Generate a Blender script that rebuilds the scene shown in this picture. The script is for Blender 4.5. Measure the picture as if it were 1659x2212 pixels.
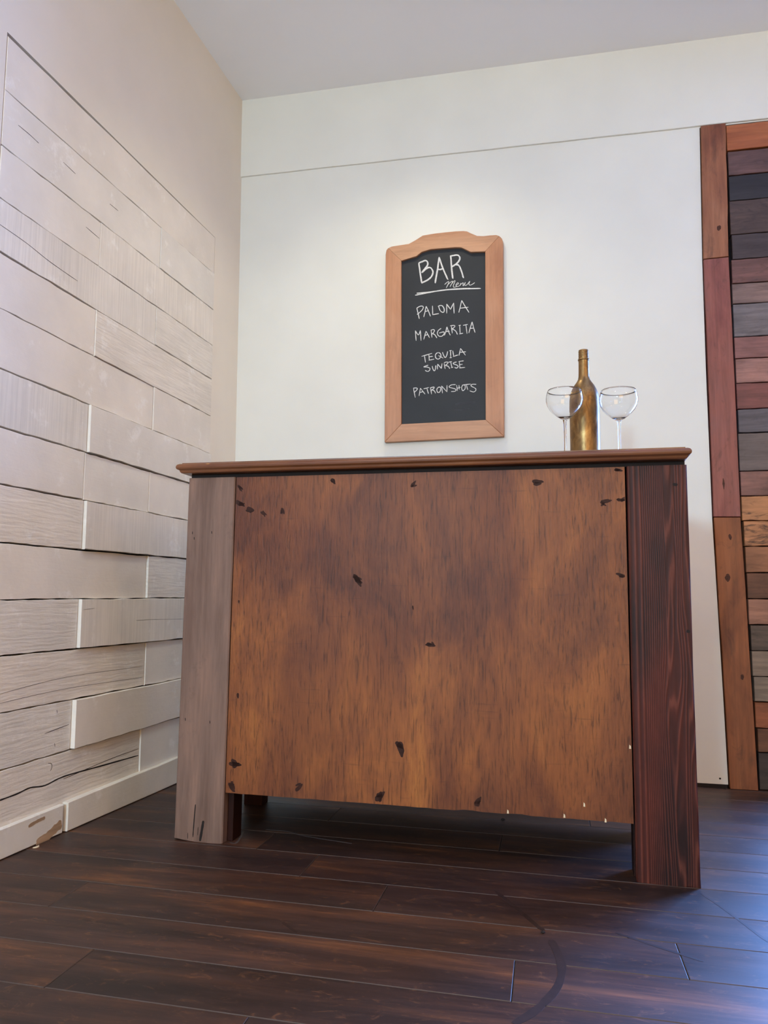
import bpy, bmesh, math, random
from mathutils import Vector, Matrix

# ------------------------------------------------------------------ scene, camera, world, lights, exposure
for o in list(bpy.data.objects):
    bpy.data.objects.remove(o, do_unlink=True)
S = bpy.context.scene
COL = S.collection
R = random.Random(7)

def lin(r, g, b, a=1.0):
    f = lambda c: (c / 255 / 12.92) if c / 255 <= 0.04045 else ((c / 255 + 0.055) / 1.055) ** 2.4
    return (f(r), f(g), f(b), a)

cam = bpy.data.cameras.new('camera')
cam.sensor_fit = 'HORIZONTAL'; cam.sensor_width = 36.0
cam.lens = 1650.85 / 1659 * 36.0
cam.clip_start = 0.05
cam_o = bpy.data.objects.new('camera', cam); COL.objects.link(cam_o)
cam_o.matrix_world = Matrix(((0.97776699, 0.01214845, 0.20934214, 1.33225), (0.209317, -0.11640777, -0.97089424, -3.12483),
                             (0.01257419, 0.99312721, -0.11636255, 0.66972), (0, 0, 0, 1)))
S.camera = cam_o

W = bpy.data.worlds.new('sky'); S.world = W; W.use_nodes = True
bg = W.node_tree.nodes['Background']; bg.inputs[0].default_value = (0.55, 0.72, 1.0, 1); bg.inputs[1].default_value = 0.6

def light(name, kind, loc, target, energy, color, size=0.1, size_y=None, spot=None, blend=0.8):
    l = bpy.data.lights.new(name, kind); l.energy = energy; l.color = color
    if kind == 'AREA':
        l.shape = 'RECTANGLE' if size_y else 'DISK'; l.size = size
        if size_y: l.size_y = size_y
    else:
        l.shadow_soft_size = size
    if kind == 'SPOT':
        l.spot_size = math.radians(spot); l.spot_blend = blend
    o = bpy.data.objects.new(name, l); COL.objects.link(o); o.location = loc
    o.rotation_euler = (Vector(target) - Vector(loc)).to_track_quat('-Z', 'Y').to_euler()
    return o

LIGHTS = {   # name: (kind, location, target, energy, colour, size, size_y, spot angle)
    'wall_downlight': ('SPOT', (0.80, -0.62, 2.96), (0.86, -0.80, 0), 41, (1, 0.94, 0.69), 0.05, None, 122),
    'left_fill_spot': ('SPOT', (0.45, -3.40, 2.96), (0.45, -3.10, 0), 45, (1, 0.73, 0.53), 0.06, None, 155),  # added unseen fill, set back to light the bar front and left floor
    'right_fill_point': ('POINT', (3.30, -2.90, 2.40), (3.30, -2.9, 0), 26, (1, 0.63, 0.23), 0.09, None, None),  # added omni fill that lifts the ceiling; no lamp hangs here
    'rear_fill_point': ('POINT', (1.60, -4.60, 2.40), (1.60, -4.60, 0), 12, (1, 0.83, 0.42), 0.09, None, None),  # second added omni fill, unseen behind the camera
    # daylight through the narrow window behind the camera and the doorway right of the plank wall; the warm area light is an added broad fill behind the camera
    'window_daylight': ('AREA', (0.20, -6.56, 1.57), (1.0, 0, 1.30), 157, (0.43, 0.72, 0.92), 0.34, 0.40, None),
    'rear_fill_area': ('AREA', (2.60, -6.56, 1.50), (1.8, 0, 1.30), 68, (1, 0.54, 0.08), 2.2, 2.0, None),
    'doorway_daylight': ('AREA', (3.05, 1.3, 1.30), (2.2, -1.4, 1.0), 1000, (0.17, 0.385, 1), 2.4, 2.4, None),
}
for nm, (kind, loc, tgt, en, colr, sz, szy, sp) in LIGHTS.items():
    light(nm, kind, loc, tgt, en, colr, sz, szy, sp, 1.0 if nm == 'wall_downlight' else 0.9)

vs = S.view_settings
vs.view_transform = 'Standard'; vs.look = 'None'; vs.gamma = 1.0; vs.use_curve_mapping = False
vs.exposure = 0.02

# ------------------------------------------------------------------ measured data (metres)
CHALK = {
'BAR':(0.0056,[[(0.8005,2.125),(0.8067,2.0821),(0.8139,2.0323)],[(0.8005,2.125),(0.8142,2.1295),(0.8298,2.1336),(0.8386,2.1258),(0.8386,2.1117),(0.83,2.1004),(0.8136,2.0796)],[(0.8136,2.0796),(0.83,2.0943),(0.8475,2.1009),(0.8592,2.0899),(0.8621,2.0756),(0.8535,2.0563),(0.8361,2.0436),(0.8139,2.0343)],[(0.8889,2.1437),(0.8824,2.092),(0.872,2.0288)],[(0.8889,2.1437),(0.9055,2.0921),(0.9268,2.0404)],[(0.8824,2.09),(0.894,2.0876),(0.9055,2.0917)],[(0.939,2.1454),(0.943,2.091),(0.9479,2.0428)],[(0.9361,2.1436),(0.9496,2.1455),(0.9687,2.1458),(0.9774,2.1361),(0.9764,2.1242),(0.965,2.1092),(0.9449,2.0958)],[(0.9621,2.1024),(0.9726,2.1005),(0.9822,2.0818),(0.9936,2.0421)]]),
'menu':(0.0026,[[(0.9135,2.0186),(0.9268,2.0295),(0.9316,2.0271),(0.9202,2.0021)],[(0.925,2.0147),(0.9422,2.0293),(0.9479,2.0278),(0.9365,2.0069)],[(0.9393,2.0136),(0.9536,2.0304),(0.9584,2.03),(0.9508,2.0107),(0.9537,2.0035),(0.9651,2.0056)],[(0.9623,2.0118),(0.9727,2.017),(0.9708,2.0221),(0.9642,2.0176),(0.9623,2.0098),(0.9689,2.0053),(0.9794,2.0095)],[(0.9826,2.0201),(0.98,2.0081)],[(0.9804,2.0114),(0.9899,2.0192),(0.9937,2.0183),(0.9918,2.0095),(0.9946,2.0077),(1.0024,2.0216)],[(1.0024,2.0222),(0.9994,2.0119),(1.0031,2.0073),(1.0117,2.0129),(1.0206,2.0251)],[(1.0217,2.0256),(1.0174,2.0125),(1.023,2.0077),(1.0344,2.0118),(1.0419,2.0175)]]),
'rule':(0.005,[[(0.786,1.9804),(0.85,1.9886),(0.9116,1.9945),(0.9842,1.9949),(1.024,1.9932)],[(0.7928,1.9889),(0.85,1.99),(0.9269,1.9943),(1.024,1.9916),(1.0673,1.9895)]]),
'PALOMA':(0.0036,[[(0.7939,1.9215),(0.7999,1.8972),(0.8049,1.874)],[(0.793,1.9216),(0.8055,1.9287),(0.8171,1.9298),(0.822,1.9235),(0.8153,1.9101),(0.7951,1.8936)],[(0.8346,1.9276),(0.8299,1.9051),(0.8242,1.8807)],[(0.8346,1.9276),(0.8444,1.906),(0.8532,1.8817)],[(0.8299,1.9041),(0.8424,1.9072)],[(0.8616,1.9277),(0.8628,1.8879)],[(0.8618,1.888),(0.8896,1.8914)],[(0.8856,1.922),(0.8923,1.9264),(0.9038,1.9246),(0.9116,1.9112),(0.9116,1.8984),(0.9049,1.8959),(0.8963,1.9024),(0.8905,1.9147),(0.8885,1.9237)],[(0.9231,1.8897),(0.9226,1.9312)],[(0.9226,1.9312),(0.9392,1.9063)],[(0.9392,1.9063),(0.9525,1.934)],[(0.9525,1.934),(0.9545,1.8875)],[(0.9867,1.9424),(0.9801,1.9123),(0.9744,1.8901)],[(0.9867,1.9424),(1.0028,1.9127),(1.0179,1.8871)],[(0.9801,1.9084),(1.0151,1.9108)]]),
'MARGARITA':(0.0034,[[(0.7879,1.8227),(0.7921,1.7779)],[(0.7879,1.8227),(0.8016,1.803),(0.8102,1.8222)],[(0.8102,1.8222),(0.8134,1.7766)],[(0.8343,1.8177),(0.8249,1.7809)],[(0.8343,1.8177),(0.8499,1.7872)],[(0.8296,1.7983),(0.844,1.8023)],[(0.8564,1.8183),(0.8604,1.7875)],[(0.8545,1.8194),(0.866,1.8226),(0.8708,1.8173),(0.866,1.8078),(0.8584,1.8024)],[(0.8622,1.8041),(0.8718,1.7996),(0.8815,1.7843)],[(0.8994,1.8253),(0.8871,1.8163),(0.8833,1.8028),(0.891,1.7915),(0.9024,1.7908),(0.911,1.7991),(0.911,1.8089),(0.8909,1.8053)],[(0.9242,1.8306),(0.9195,1.8103),(0.9129,1.7931)],[(0.9242,1.8306),(0.9309,1.8096),(0.9386,1.7925)],[(0.9186,1.8104),(0.9357,1.8103)],[(0.9432,1.8323),(0.9471,1.8007)],[(0.9375,1.8337),(0.9537,1.8346),(0.9575,1.8294),(0.9452,1.8175)],[(0.948,1.8193),(0.9613,1.8096),(0.9689,1.7935)],[(0.9736,1.8323),(0.983,1.8336)],[(0.9783,1.8329),(0.9802,1.7976)],[(0.9764,1.7959),(0.9925,1.7978)],[(0.9925,1.832),(1.0122,1.8352)],[(1.0047,1.8332),(1.0094,1.7948)],[(1.0311,1.8451),(1.0235,1.8212),(1.0169,1.7973)],[(1.0311,1.8451),(1.0367,1.8204),(1.0432,1.7976)],[(1.0216,1.8174),(1.0385,1.8173)]]),
'TEQUILA':(0.0034,[[(0.8158,1.7074),(0.8608,1.7182)],[(0.8282,1.7102),(0.8332,1.6796)],[(0.8474,1.714),(0.8494,1.6905)],[(0.8484,1.7042),(0.8647,1.7047)],[(0.8466,1.6887),(0.8704,1.6922)],[(0.8856,1.7206),(0.8761,1.7124),(0.8771,1.6977),(0.8876,1.6913),(0.898,1.7004),(0.897,1.7141),(0.8875,1.7205)],[(0.8885,1.7068),(0.9085,1.6944)],[(0.9056,1.7205),(0.91,1.7075),(0.917,1.6964),(0.9233,1.7048),(0.9274,1.7231)],[(0.935,1.7246),(0.9444,1.726)],[(0.9397,1.7253),(0.9407,1.6951)],[(0.936,1.6944),(0.9454,1.6948)],[(0.9491,1.7248),(0.953,1.7002)],[(0.9501,1.6985),(0.9718,1.705)],[(0.9822,1.7325),(0.9756,1.7019)],[(0.9822,1.7325),(1.0028,1.7013)],[(0.9793,1.7152),(1.0047,1.7167)]]),
'SUNRISE':(0.0034,[[(0.8448,1.6673),(0.8305,1.6632),(0.8267,1.6605),(0.842,1.6587),(0.8525,1.6523),(0.8497,1.6437),(0.8421,1.6402),(0.8315,1.6456)],[(0.862,1.6625),(0.8649,1.6497),(0.8707,1.6416),(0.8754,1.6472),(0.8773,1.6646)],[(0.884,1.6467),(0.8848,1.67)],[(0.8848,1.67),(0.9011,1.6497)],[(0.9011,1.6497),(0.9038,1.6719)],[(0.9124,1.6724),(0.9172,1.6469)],[(0.9124,1.6743),(0.9237,1.6766),(0.9294,1.6724),(0.9162,1.6605)],[(0.92,1.6613),(0.9295,1.6579),(0.937,1.6468)],[(0.9313,1.6753),(0.9455,1.6774)],[(0.9408,1.6757),(0.9455,1.6532)],[(0.9418,1.6514),(0.9512,1.6529)],[(0.9653,1.6744),(0.954,1.6721),(0.9521,1.6673),(0.9672,1.6607),(0.9719,1.6537),(0.9653,1.6482),(0.9568,1.6516)],[(0.9737,1.6758),(0.9954,1.6779)],[(0.9766,1.6757),(0.9794,1.6485)],[(0.9766,1.6621),(0.9907,1.6633)],[(0.9766,1.648),(1.001,1.6492)]]),
'PATRON':(0.0034,[[(0.7822,1.5692),(0.7902,1.5291)],[(0.7813,1.5702),(0.7947,1.5706),(0.7986,1.5665),(0.7948,1.5599),(0.7853,1.5516)],[(0.812,1.5688),(0.8065,1.5351)],[(0.812,1.5688),(0.8322,1.5417)],[(0.8092,1.5495),(0.8235,1.5537)],[(0.8254,1.5653),(0.8482,1.57)],[(0.8397,1.5675),(0.8465,1.543)],[(0.8559,1.5667),(0.8598,1.5404)],[(0.853,1.5678),(0.8692,1.5709),(0.8692,1.5651),(0.8588,1.5569)],[(0.8616,1.5587),(0.8711,1.5544),(0.8769,1.5435)],[(0.89,1.5699),(0.8825,1.5616),(0.8844,1.549),(0.892,1.5467),(0.8977,1.5551),(0.8976,1.5676),(0.8881,1.57)],[(0.9062,1.5422),(0.9023,1.5742)],[(0.9023,1.5742),(0.9251,1.5471)],[(0.9251,1.5471),(0.925,1.576)]]),
'SHOTS':(0.003,[[(0.9617,1.5771),(0.9448,1.5769),(0.9344,1.5707),(0.9373,1.5658),(0.9561,1.5601),(0.9636,1.5539),(0.958,1.5485),(0.9429,1.5482)],[(0.9654,1.575),(0.9692,1.5498)],[(0.9692,1.5614),(0.9823,1.5646)],[(0.9757,1.5745),(0.9767,1.5553)],[(0.9917,1.5737),(0.987,1.5644),(0.9889,1.5528),(0.9935,1.5497),(1.001,1.5579),(1.001,1.5714),(0.9935,1.5736)],[(0.9889,1.5739),(1.0252,1.5763)],[(1.0066,1.574),(1.0122,1.5517)],[(1.0476,1.5739),(1.0308,1.5747),(1.0262,1.5682),(1.0438,1.5569),(1.0457,1.5482),(1.0364,1.542),(1.0206,1.5475)]]),
}
FRAME_TOP_OUT = [(0.6563, 2.1706), (0.6594, 2.1898), (0.6664, 2.1989), (0.6829, 2.2048), (0.7207, 2.2077), (0.7583, 2.2102), (0.7863, 2.2237), (0.8189, 2.2425), (0.87, 2.2469), (0.9162, 2.248), (0.9622, 2.2485), (0.9942, 2.2469), (1.0101, 2.2435), (1.026, 2.2339), (1.0532, 2.2194), (1.0803, 2.2159), (1.1073, 2.2168), (1.1342, 2.2157), (1.1476, 2.2097), (1.1573, 2.1979), (1.1617, 2.1834)]
FRAME_TOP_IN = [(0.7261, 2.1355), (0.7542, 2.1427), (0.7916, 2.1506), (0.8148, 2.1679), (0.8519, 2.1767), (0.9165, 2.1768), (0.9623, 2.176), (0.9851, 2.1735), (1.0033, 2.1633), (1.026, 2.1494), (1.0531, 2.148), (1.0873, 2.146)]
FRAME_BOT_OUT = [(0.6622, 1.3381), (1.1615, 1.3467)]
FRAME_BOT_IN = [(0.7335, 1.4137), (1.087, 1.4186)]
COURSE_Z = [(2.1981, 2.2066), (2.0382, 2.0412), (1.8777, 1.8833), (1.7298, 1.7271), (1.5847, 1.5822), (1.4338, 1.425), (1.2735, 1.2679), (1.1173, 1.12), (0.9649, 0.9745), (0.8114, 0.8264), (0.6607, 0.6771), (0.5156, 0.5241), (0.3685, 0.375), (0.2207, 0.2383), (0.0633, 0.0973)]
JOINT_Y = {1: [-0.6645], 2: [-1.0222], 3: [-0.6808], 4: [-1.0257], 5: [-0.6774], 6: [-1.0418], 7: [-1.0509, -0.6893], 8: [-1.0442], 9: [-0.6835], 10: [-1.0475], 11: [-0.6739], 12: [-1.0549], 13: [-0.6893]}
CRACKS = {3: [[(-1.453, 1.6561), (-1.3473, 1.6521), (-1.2503, 1.6417), (-1.1229, 1.6366)]], 1: [[(-1.4028, 1.97), (-1.3567, 1.9703), (-1.3202, 1.9677)], [(-1.2128, 1.9731), (-1.1558, 1.9689)], [(-0.9784, 1.9652), (-0.9314, 1.9655)]], 13: [[(-1.3338, 0.1473), (-1.267, 0.1492), (-1.2179, 0.1537), (-1.1579, 0.1465), (-1.0752, 0.1543), (-0.9026, 0.1488), (-0.6853, 0.1424)], [(-1.0788, 0.1472), (-0.855, 0.1608), (-0.6896, 0.1645)], [(-1.1488, 0.205), (-1.1349, 0.201), (-1.1322, 0.1916), (-1.1374, 0.1825)]], 12: [[(-1.1686, 0.2894), (-1.0651, 0.2994)], [(-1.1251, 0.2555), (-1.1224, 0.246)], [(-1.122, 0.348), (-1.1194, 0.3399)]], 10: [[(-0.7538, 0.5961), (-0.639, 0.597), (-0.4297, 0.5948)], [(-1.0375, 0.6338), (-0.9836, 0.6377)]], 11: [[(-1.3552, 0.4182), (-1.0794, 0.4382), (-0.6874, 0.4373)], [(-1.3533, 0.3945), (-1.0769, 0.4046), (-0.685, 0.4012)]], 7: [], 2: [[(-1.0955, 1.8259), (-1.0261, 1.8212)]], 0: []}
KNOTS = [(0.1618, 0.9938, 0.0117, 0.6), (0.1606, 0.9476, 0.0156, 0.5), (0.1958, 0.9295, 0.013, 0.3), (0.2377, 0.9155, 0.0104, 1.2), (0.2953, 0.9226, 0.0104, 1.1), (0.444, 1.0046, 0.0104, 0.9), (0.6744, 0.9926, 0.0117, -0.9), (0.5192, 0.7264, 0.0208, 1.0), (0.1698, 0.6638, 0.0052, 1.5), (0.6759, 0.6539, 0.0065, 1.4), (0.7258, 0.5565, 0.013, 0.2), (1.0105, 0.9909, 0.0156, 0.1), (1.1839, 0.9357, 0.0143, -0.1), (1.2207, 0.9375, 0.0117, 0.1), (1.2141, 0.7458, 0.0117, 0.2), (1.2167, 1.0162, 0.0104, 0.3), (0.1768, 0.4014, 0.0078, 1.5), (0.1754, 0.2146, 0.0195, 0.05), (0.1682, 0.1506, 0.0169, 0.9), (0.3645, 0.1648, 0.0143, -0.8), (0.5913, 0.1573, 0.0182, -0.8), (0.851, 0.1625, 0.0143, -1.0), (0.6465, 0.2807, 0.0208, 1.4)]
CHIPS = [(1.0663, 0.1429), (1.1654, 0.1393), (0.9263, 0.1428), (1.2276, 0.3196), (1.115, 0.1732)]
SCUFFS = {'dark1': [(1.2018, -1.2308), (1.2589, -1.328), (1.3, -1.405), (1.3143, -1.4248)], 'dark2': [(1.3282, -1.4661), (1.3467, -1.5633), (1.3397, -1.6545), (1.3049, -1.7421), (1.2694, -1.7967)], 'line': [(1.6735, -1.1272), (1.7087, -1.224), (1.7547, -1.3721)], 'dash': [(1.4585, -1.4006), (1.5336, -1.4477), (1.611, -1.4931)], 'pale': [(0.5124, -0.9086), (0.5774, -0.9105), (0.6432, -0.9392), (0.7883, -0.9713)], 'pale2': [(0.4592, -1.0478), (0.4778, -1.0431), (0.4536, -0.9381)], 'nick': [(0.7785, -1.515), (0.8009, -1.5354), (0.8226, -1.5552)]}
# ------------------------------------------------------------------ node helpers
class NT:
    def __init__(s, name):
        s.m = bpy.data.materials.new(name); s.m.use_nodes = True
        s.t = s.m.node_tree; s.n = s.t.nodes; s.b = s.n['Principled BSDF']
    def new(s, typ, **kw):
        n = s.n.new(typ)
        for k, v in kw.items(): setattr(n, k, v)
        return n
    def link(s, a, b): s.t.links.new(a, b)
    def coords(s, scale=(1, 1, 1), rnd=True, rot=(0, 0, 0)):
        tc = s.new('ShaderNodeTexCoord'); mp = s.new('ShaderNodeMapping')
        mp.inputs['Scale'].default_value = scale; mp.inputs['Rotation'].default_value = rot
        if rnd:
            oi = s.new('ShaderNodeObjectInfo'); mu = s.new('ShaderNodeVectorMath', operation='SCALE')
            cx = s.new('ShaderNodeCombineXYZ')
            for i in range(3): s.link(oi.outputs['Random'], cx.inputs[i])
            s.link(cx.outputs[0], mu.inputs[0]); mu.inputs['Scale'].default_value = 37.0
            ad = s.new('ShaderNodeVectorMath', operation='ADD')
            s.link(tc.outputs['Object'], ad.inputs[0]); s.link(mu.outputs[0], ad.inputs[1])
            s.link(ad.outputs[0], mp.inputs[0])
        else:
            s.link(tc.outputs['Object'], mp.inputs[0])
        return mp.outputs[0]
    def noise(s, vec, scale, detail=4, rough=0.55, dist=0.0):
        n = s.new('ShaderNodeTexNoise'); s.link(vec, n.inputs['Vector'])
        n.inputs['Scale'].default_value = scale; n.inputs['Detail'].default_value = detail
        n.inputs['Roughness'].default_value = rough; n.inputs['Distortion'].default_value = dist
        return n.outputs['Fac']
    def wave(s, vec, scale, dist, detail=2, axis='X', dscale=1.0, profile='SIN'):
        n = s.new('ShaderNodeTexWave', wave_type='BANDS', bands_direction=axis, wave_profile=profile)
        s.link(vec, n.inputs['Vector']); n.inputs['Scale'].default_value = scale
        n.inputs['Distortion'].default_value = dist; n.inputs['Detail'].default_value = detail
        n.inputs['Detail Scale'].default_value = dscale
        return n.outputs['Fac']
    def ramp(s, fac, stops):
        n = s.new('ShaderNodeValToRGB'); e = n.color_ramp.elements
        while len(e) < len(stops): e.new(0.5)
        for x, (p, c) in zip(e, stops):
            x.position = p; x.color = c if len(c) == 4 else (*c, 1)
        s.link(fac, n.inputs[0]); return n.outputs[0]
    def mix(s, a, b, fac, mode='MIX'):
        n = s.new('ShaderNodeMix', data_type='RGBA', blend_type=mode)
        for sock, v in ((n.inputs[6], a), (n.inputs[7], b), (n.inputs[0], fac)):
            if hasattr(v, 'links'): s.link(v, sock)
            else: sock.default_value = v
        return n.outputs[2]
    def bump(s, h, strength, dist=0.002, prev=None):
        n = s.new('ShaderNodeBump'); n.inputs['Strength'].default_value = strength; n.inputs['Distance'].default_value = dist
        s.link(h, n.inputs['Height'])
        if prev is not None: s.link(prev, n.inputs['Normal'])
        return n.outputs[0]
    def finish(s, color, rough=0.5, normal=None, metal=0.0, spec=0.5):
        b = s.b
        if hasattr(color, 'links'): s.link(color, b.inputs['Base Color'])
        else: b.inputs['Base Color'].default_value = color
        if hasattr(rough, 'links'): s.link(rough, b.inputs['Roughness'])
        else: b.inputs['Roughness'].default_value = rough
        b.inputs['Metallic'].default_value = metal; b.inputs['Specular IOR Level'].default_value = spec
        if normal is not None: s.link(normal, b.inputs['Normal'])
        return s.m

G = lambda v: (v, v, v, 1)

def mat_paint(name, col, rough=0.7, var=0.06, bump=0.12):
    t = NT(name); c = t.coords(rnd=False)
    n = t.noise(c, 3.0, 3); n2 = t.noise(c, 260, 3)
    k = t.ramp(n, [(0.3, G(1 - var)), (0.7, G(1.0))])
    return t.finish(t.mix(col, k, 1.0, 'MULTIPLY'), rough, t.bump(n2, bump, 0.001), spec=0.3)

def mat_painted_board(name, col, style, axis='Y'):
    # painted rough-sawn board; grain along `axis`
    t = NT(name)
    sc = {'Y': (1, 0.06, 1), 'X': (0.06, 1, 1), 'Z': (1, 1, 0.06)}[axis]
    c = t.coords(); cg = t.coords(sc)
    tint = t.new('ShaderNodeObjectInfo').outputs['Random']
    base = t.mix(t.ramp(tint, [(0, lin(235, 225, 214)), (0.5, col), (1, lin(229, 226, 221))]), col, 0.55)
    n = t.noise(c, 5, 4)
    base = t.mix(base, t.ramp(n, [(0.3, G(0.88)), (0.65, G(1.0))]), 1.0, 'MULTIPLY')
    scuff = t.ramp(t.noise(c, 9, 6, 0.72), [(0.585, G(0)), (0.67, G(0.55))])
    base = t.mix(base, lin(247, 244, 240), scuff)
    fine = t.noise(cg, 160, 5, 0.6, 0.4)
    h = t.bump(fine, {'smooth': 0.2, 'grain': 0.5, 'saw': 0.2}[style], 0.0016)
    if style == 'grain':
        base = t.mix(base, t.ramp(t.noise(t.coords((1, 0.05, 1)), 110, 4, 0.6, 0.6), [(0.35, G(0.91)), (0.62, G(1.03))]), 1.0, 'MULTIPLY')
        w = t.wave(t.coords((1, 0.16, 1)), 22, 9.0, 4, 'Z', 2.2)
        h = t.bump(w, 0.22, 0.0012, h)
        h = t.bump(t.noise(t.coords((1, 0.035, 1)), 60, 4, 0.6, 0.8), 0.35, 0.002, h)
    if style == 'saw':
        cs = t.coords((1, 1, 0.02))
        base = t.mix(base, t.ramp(t.noise(cs, 150, 3), [(0.35, G(0.92)), (0.65, G(1.04))]), 1.0, 'MULTIPLY')
        w = t.wave(cs, 62, 2.0, 2, axis, 3.0)
        w2 = t.noise(cs, 140, 3)
        h = t.bump(w, 0.10, 0.0010, h); h = t.bump(w2, 0.3, 0.001, h)
    else:
        n3 = t.noise(c, 70, 4, 0.6); h = t.bump(n3, 0.25, 0.002, h)
    return t.finish(base, 0.62, h, spec=0.35)

def mat_wood(name, cols, axis, grain=70, stretch=0.05, blotch=5, contrast=(0.62, 1.12), rough=0.5, marks=0.0, bump=0.3, spec=0.35, dist=0.6):
    t = NT(name)
    sc = {'X': (stretch, 1, 1), 'Y': (1, stretch, 1), 'Z': (1, 1, stretch)}[axis]
    c = t.coords(); cg = t.coords(sc)
    sb = {'X': (0.35, 1, 1), 'Y': (1, 0.35, 1), 'Z': (1, 1, 0.35)}[axis]
    cb = t.coords(sb)
    b = t.ramp(t.noise(cb, blotch, 4, 0.55, 0.5), [(0.28 + 0.44 * i / max(1, len(cols) - 1), k) for i, k in enumerate(cols)])
    g = t.noise(cg, grain, 6, 0.65, dist)
    col = t.mix(b, t.ramp(g, [(0.3, G(contrast[0])), (0.68, G(contrast[1]))]), 1.0, 'MULTIPLY')
    if marks:
        mk = t.ramp(t.noise(cb, blotch * 2.3, 5, 0.7, 1.2), [(0.54, G(0)), (0.70, G(marks))])
        col = t.mix(col, lin(38, 28, 26), mk)
    return t.finish(col, rough, t.bump(g, bump, 0.0015), spec=spec)

def mat_plain(name, col, rough=0.6, metal=0.0, spec=0.4, var=0.15, scale=30):
    t = NT(name); c = t.coords()
    k = t.ramp(t.noise(c, scale, 4), [(0.3, G(1 - var)), (0.7, G(1.0))])
    return t.finish(t.mix(col, k, 1.0, 'MULTIPLY'), rough, None, metal, spec)

def mat_ply():
    t = NT('stained_plywood'); c = t.coords(rnd=False)
    rot = t.coords((1, 1, 0.085), False, (0, 0.05, 0)); rot2 = t.coords((1, 1, 0.12), False, (0, 0.40, 0))
    cb = t.coords((1, 1, 0.48), False, (0, 0.22, 0))
    b = t.ramp(t.noise(cb, 5.0, 6, 0.62, 0.7), [(0.30, lin(94, 52, 33)), (0.45, lin(122, 70, 39)), (0.58, lin(144, 85, 43)), (0.74, lin(170, 106, 51))])
    b2 = t.ramp(t.noise(cb, 2.2, 4, 0.55, 0.4), [(0.36, lin(190, 172, 172)), (0.62, lin(250, 248, 242))])
    b = t.mix(b, b2, 1.0, 'MULTIPLY')
    gA = t.noise(rot, 190, 4, 0.6, 0.5); gB = t.noise(rot2, 170, 4, 0.6, 0.5)
    sx = t.new('ShaderNodeSeparateXYZ'); t.link(c, sx.inputs[0])
    ax = t.new('ShaderNodeMath', operation='ABSOLUTE'); t.link(sx.outputs['X'], ax.inputs[0])
    ad = t.new('ShaderNodeMath', operation='MULTIPLY_ADD'); t.link(t.noise(c, 4.5, 3), ad.inputs[0]); ad.inputs[1].default_value = 0.55; t.link(ax.outputs[0], ad.inputs[2])
    sel = t.ramp(ad.outputs[0], [(0.54, G(0)), (0.66, G(1))])
    g = t.mix(gA, gB, sel)
    col = t.mix(b, t.ramp(g, [(0.33, G(0.52)), (0.46, G(0.95)), (0.66, G(1.14))]), 1.0, 'MULTIPLY')
    worn = t.ramp(t.noise(rot, 60, 6, 0.75, 1.0), [(0.62, G(0)), (0.78, G(0.35))])
    col = t.mix(col, lin(176, 118, 66), worn)
    scr = t.ramp(t.noise(t.coords((0.07, 1, 1), False), 120, 4, 0.6), [(0.64, G(0)), (0.74, G(0.35))])
    col = t.mix(col, lin(66, 38, 26), scr)
    return t.finish(col, 0.5, t.bump(g, 0.5, 0.0015), spec=0.3)

def mat_dark_post():
    t = NT('dark_red_stained_fir')
    c = t.coords((1, 1, 0.10), False); c2 = t.coords((1, 1, 0.16), False)
    tc = t.new('ShaderNodeTexCoord'); sx = t.new('ShaderNodeSeparateXYZ'); t.link(tc.outputs['Object'], sx.inputs[0])
    n1 = t.noise(t.coords((1, 0.3, 0.075), False), 15, 2.0, 0.45, 0.3)      # growth rings = contour lines of a stretched field
    # straight fine rings on the left third, wide wavy figure on the rest
    amp = t.new('ShaderNodeMapRange'); t.link(sx.outputs['X'], amp.inputs[0])
    for i_, v_ in ((1, -0.040), (2, 0.015), (3, 8.0), (4, 95.0)): amp.inputs[i_].default_value = v_
    mu = t.new('ShaderNodeMath', operation='MULTIPLY'); t.link(n1, mu.inputs[0]); t.link(amp.outputs[0], mu.inputs[1])
    ph = t.new('ShaderNodeMath', operation='MULTIPLY_ADD'); t.link(sx.outputs['X'], ph.inputs[0]); ph.inputs[1].default_value = 470.0; t.link(mu.outputs[0], ph.inputs[2])
    sn = t.new('ShaderNodeMath', operation='SINE'); t.link(ph.outputs[0], sn.inputs[0])
    sc_ = t.new('ShaderNodeMath', operation='MULTIPLY_ADD'); t.link(sn.outputs[0], sc_.inputs[0]); sc_.inputs[1].default_value = 0.5; sc_.inputs[2].default_value = 0.5
    w = sc_.outputs[0]
    f = t.noise(c2, 95, 5, 0.7, 0.5)
    col = t.ramp(w, [(0.0, lin(32, 13, 14)), (0.50, lin(44, 18, 17)), (0.78, lin(68, 31, 26)), (1.0, lin(100, 54, 43))])
    col = t.mix(col, t.ramp(f, [(0.32, G(0.55)), (0.68, G(1.18))]), 1.0, 'MULTIPLY')
    p = t.ramp(t.noise(t.coords((1, 1, 0.30), False), 8, 4), [(0.4, lin(34, 15, 18)), (0.62, lin(104, 42, 28))])
    col = t.mix(col, p, 0.35)
    return t.finish(col, 0.52, t.bump(w, 0.25, 0.0015, t.bump(f, 0.35, 0.0012)), spec=0.22)

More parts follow.
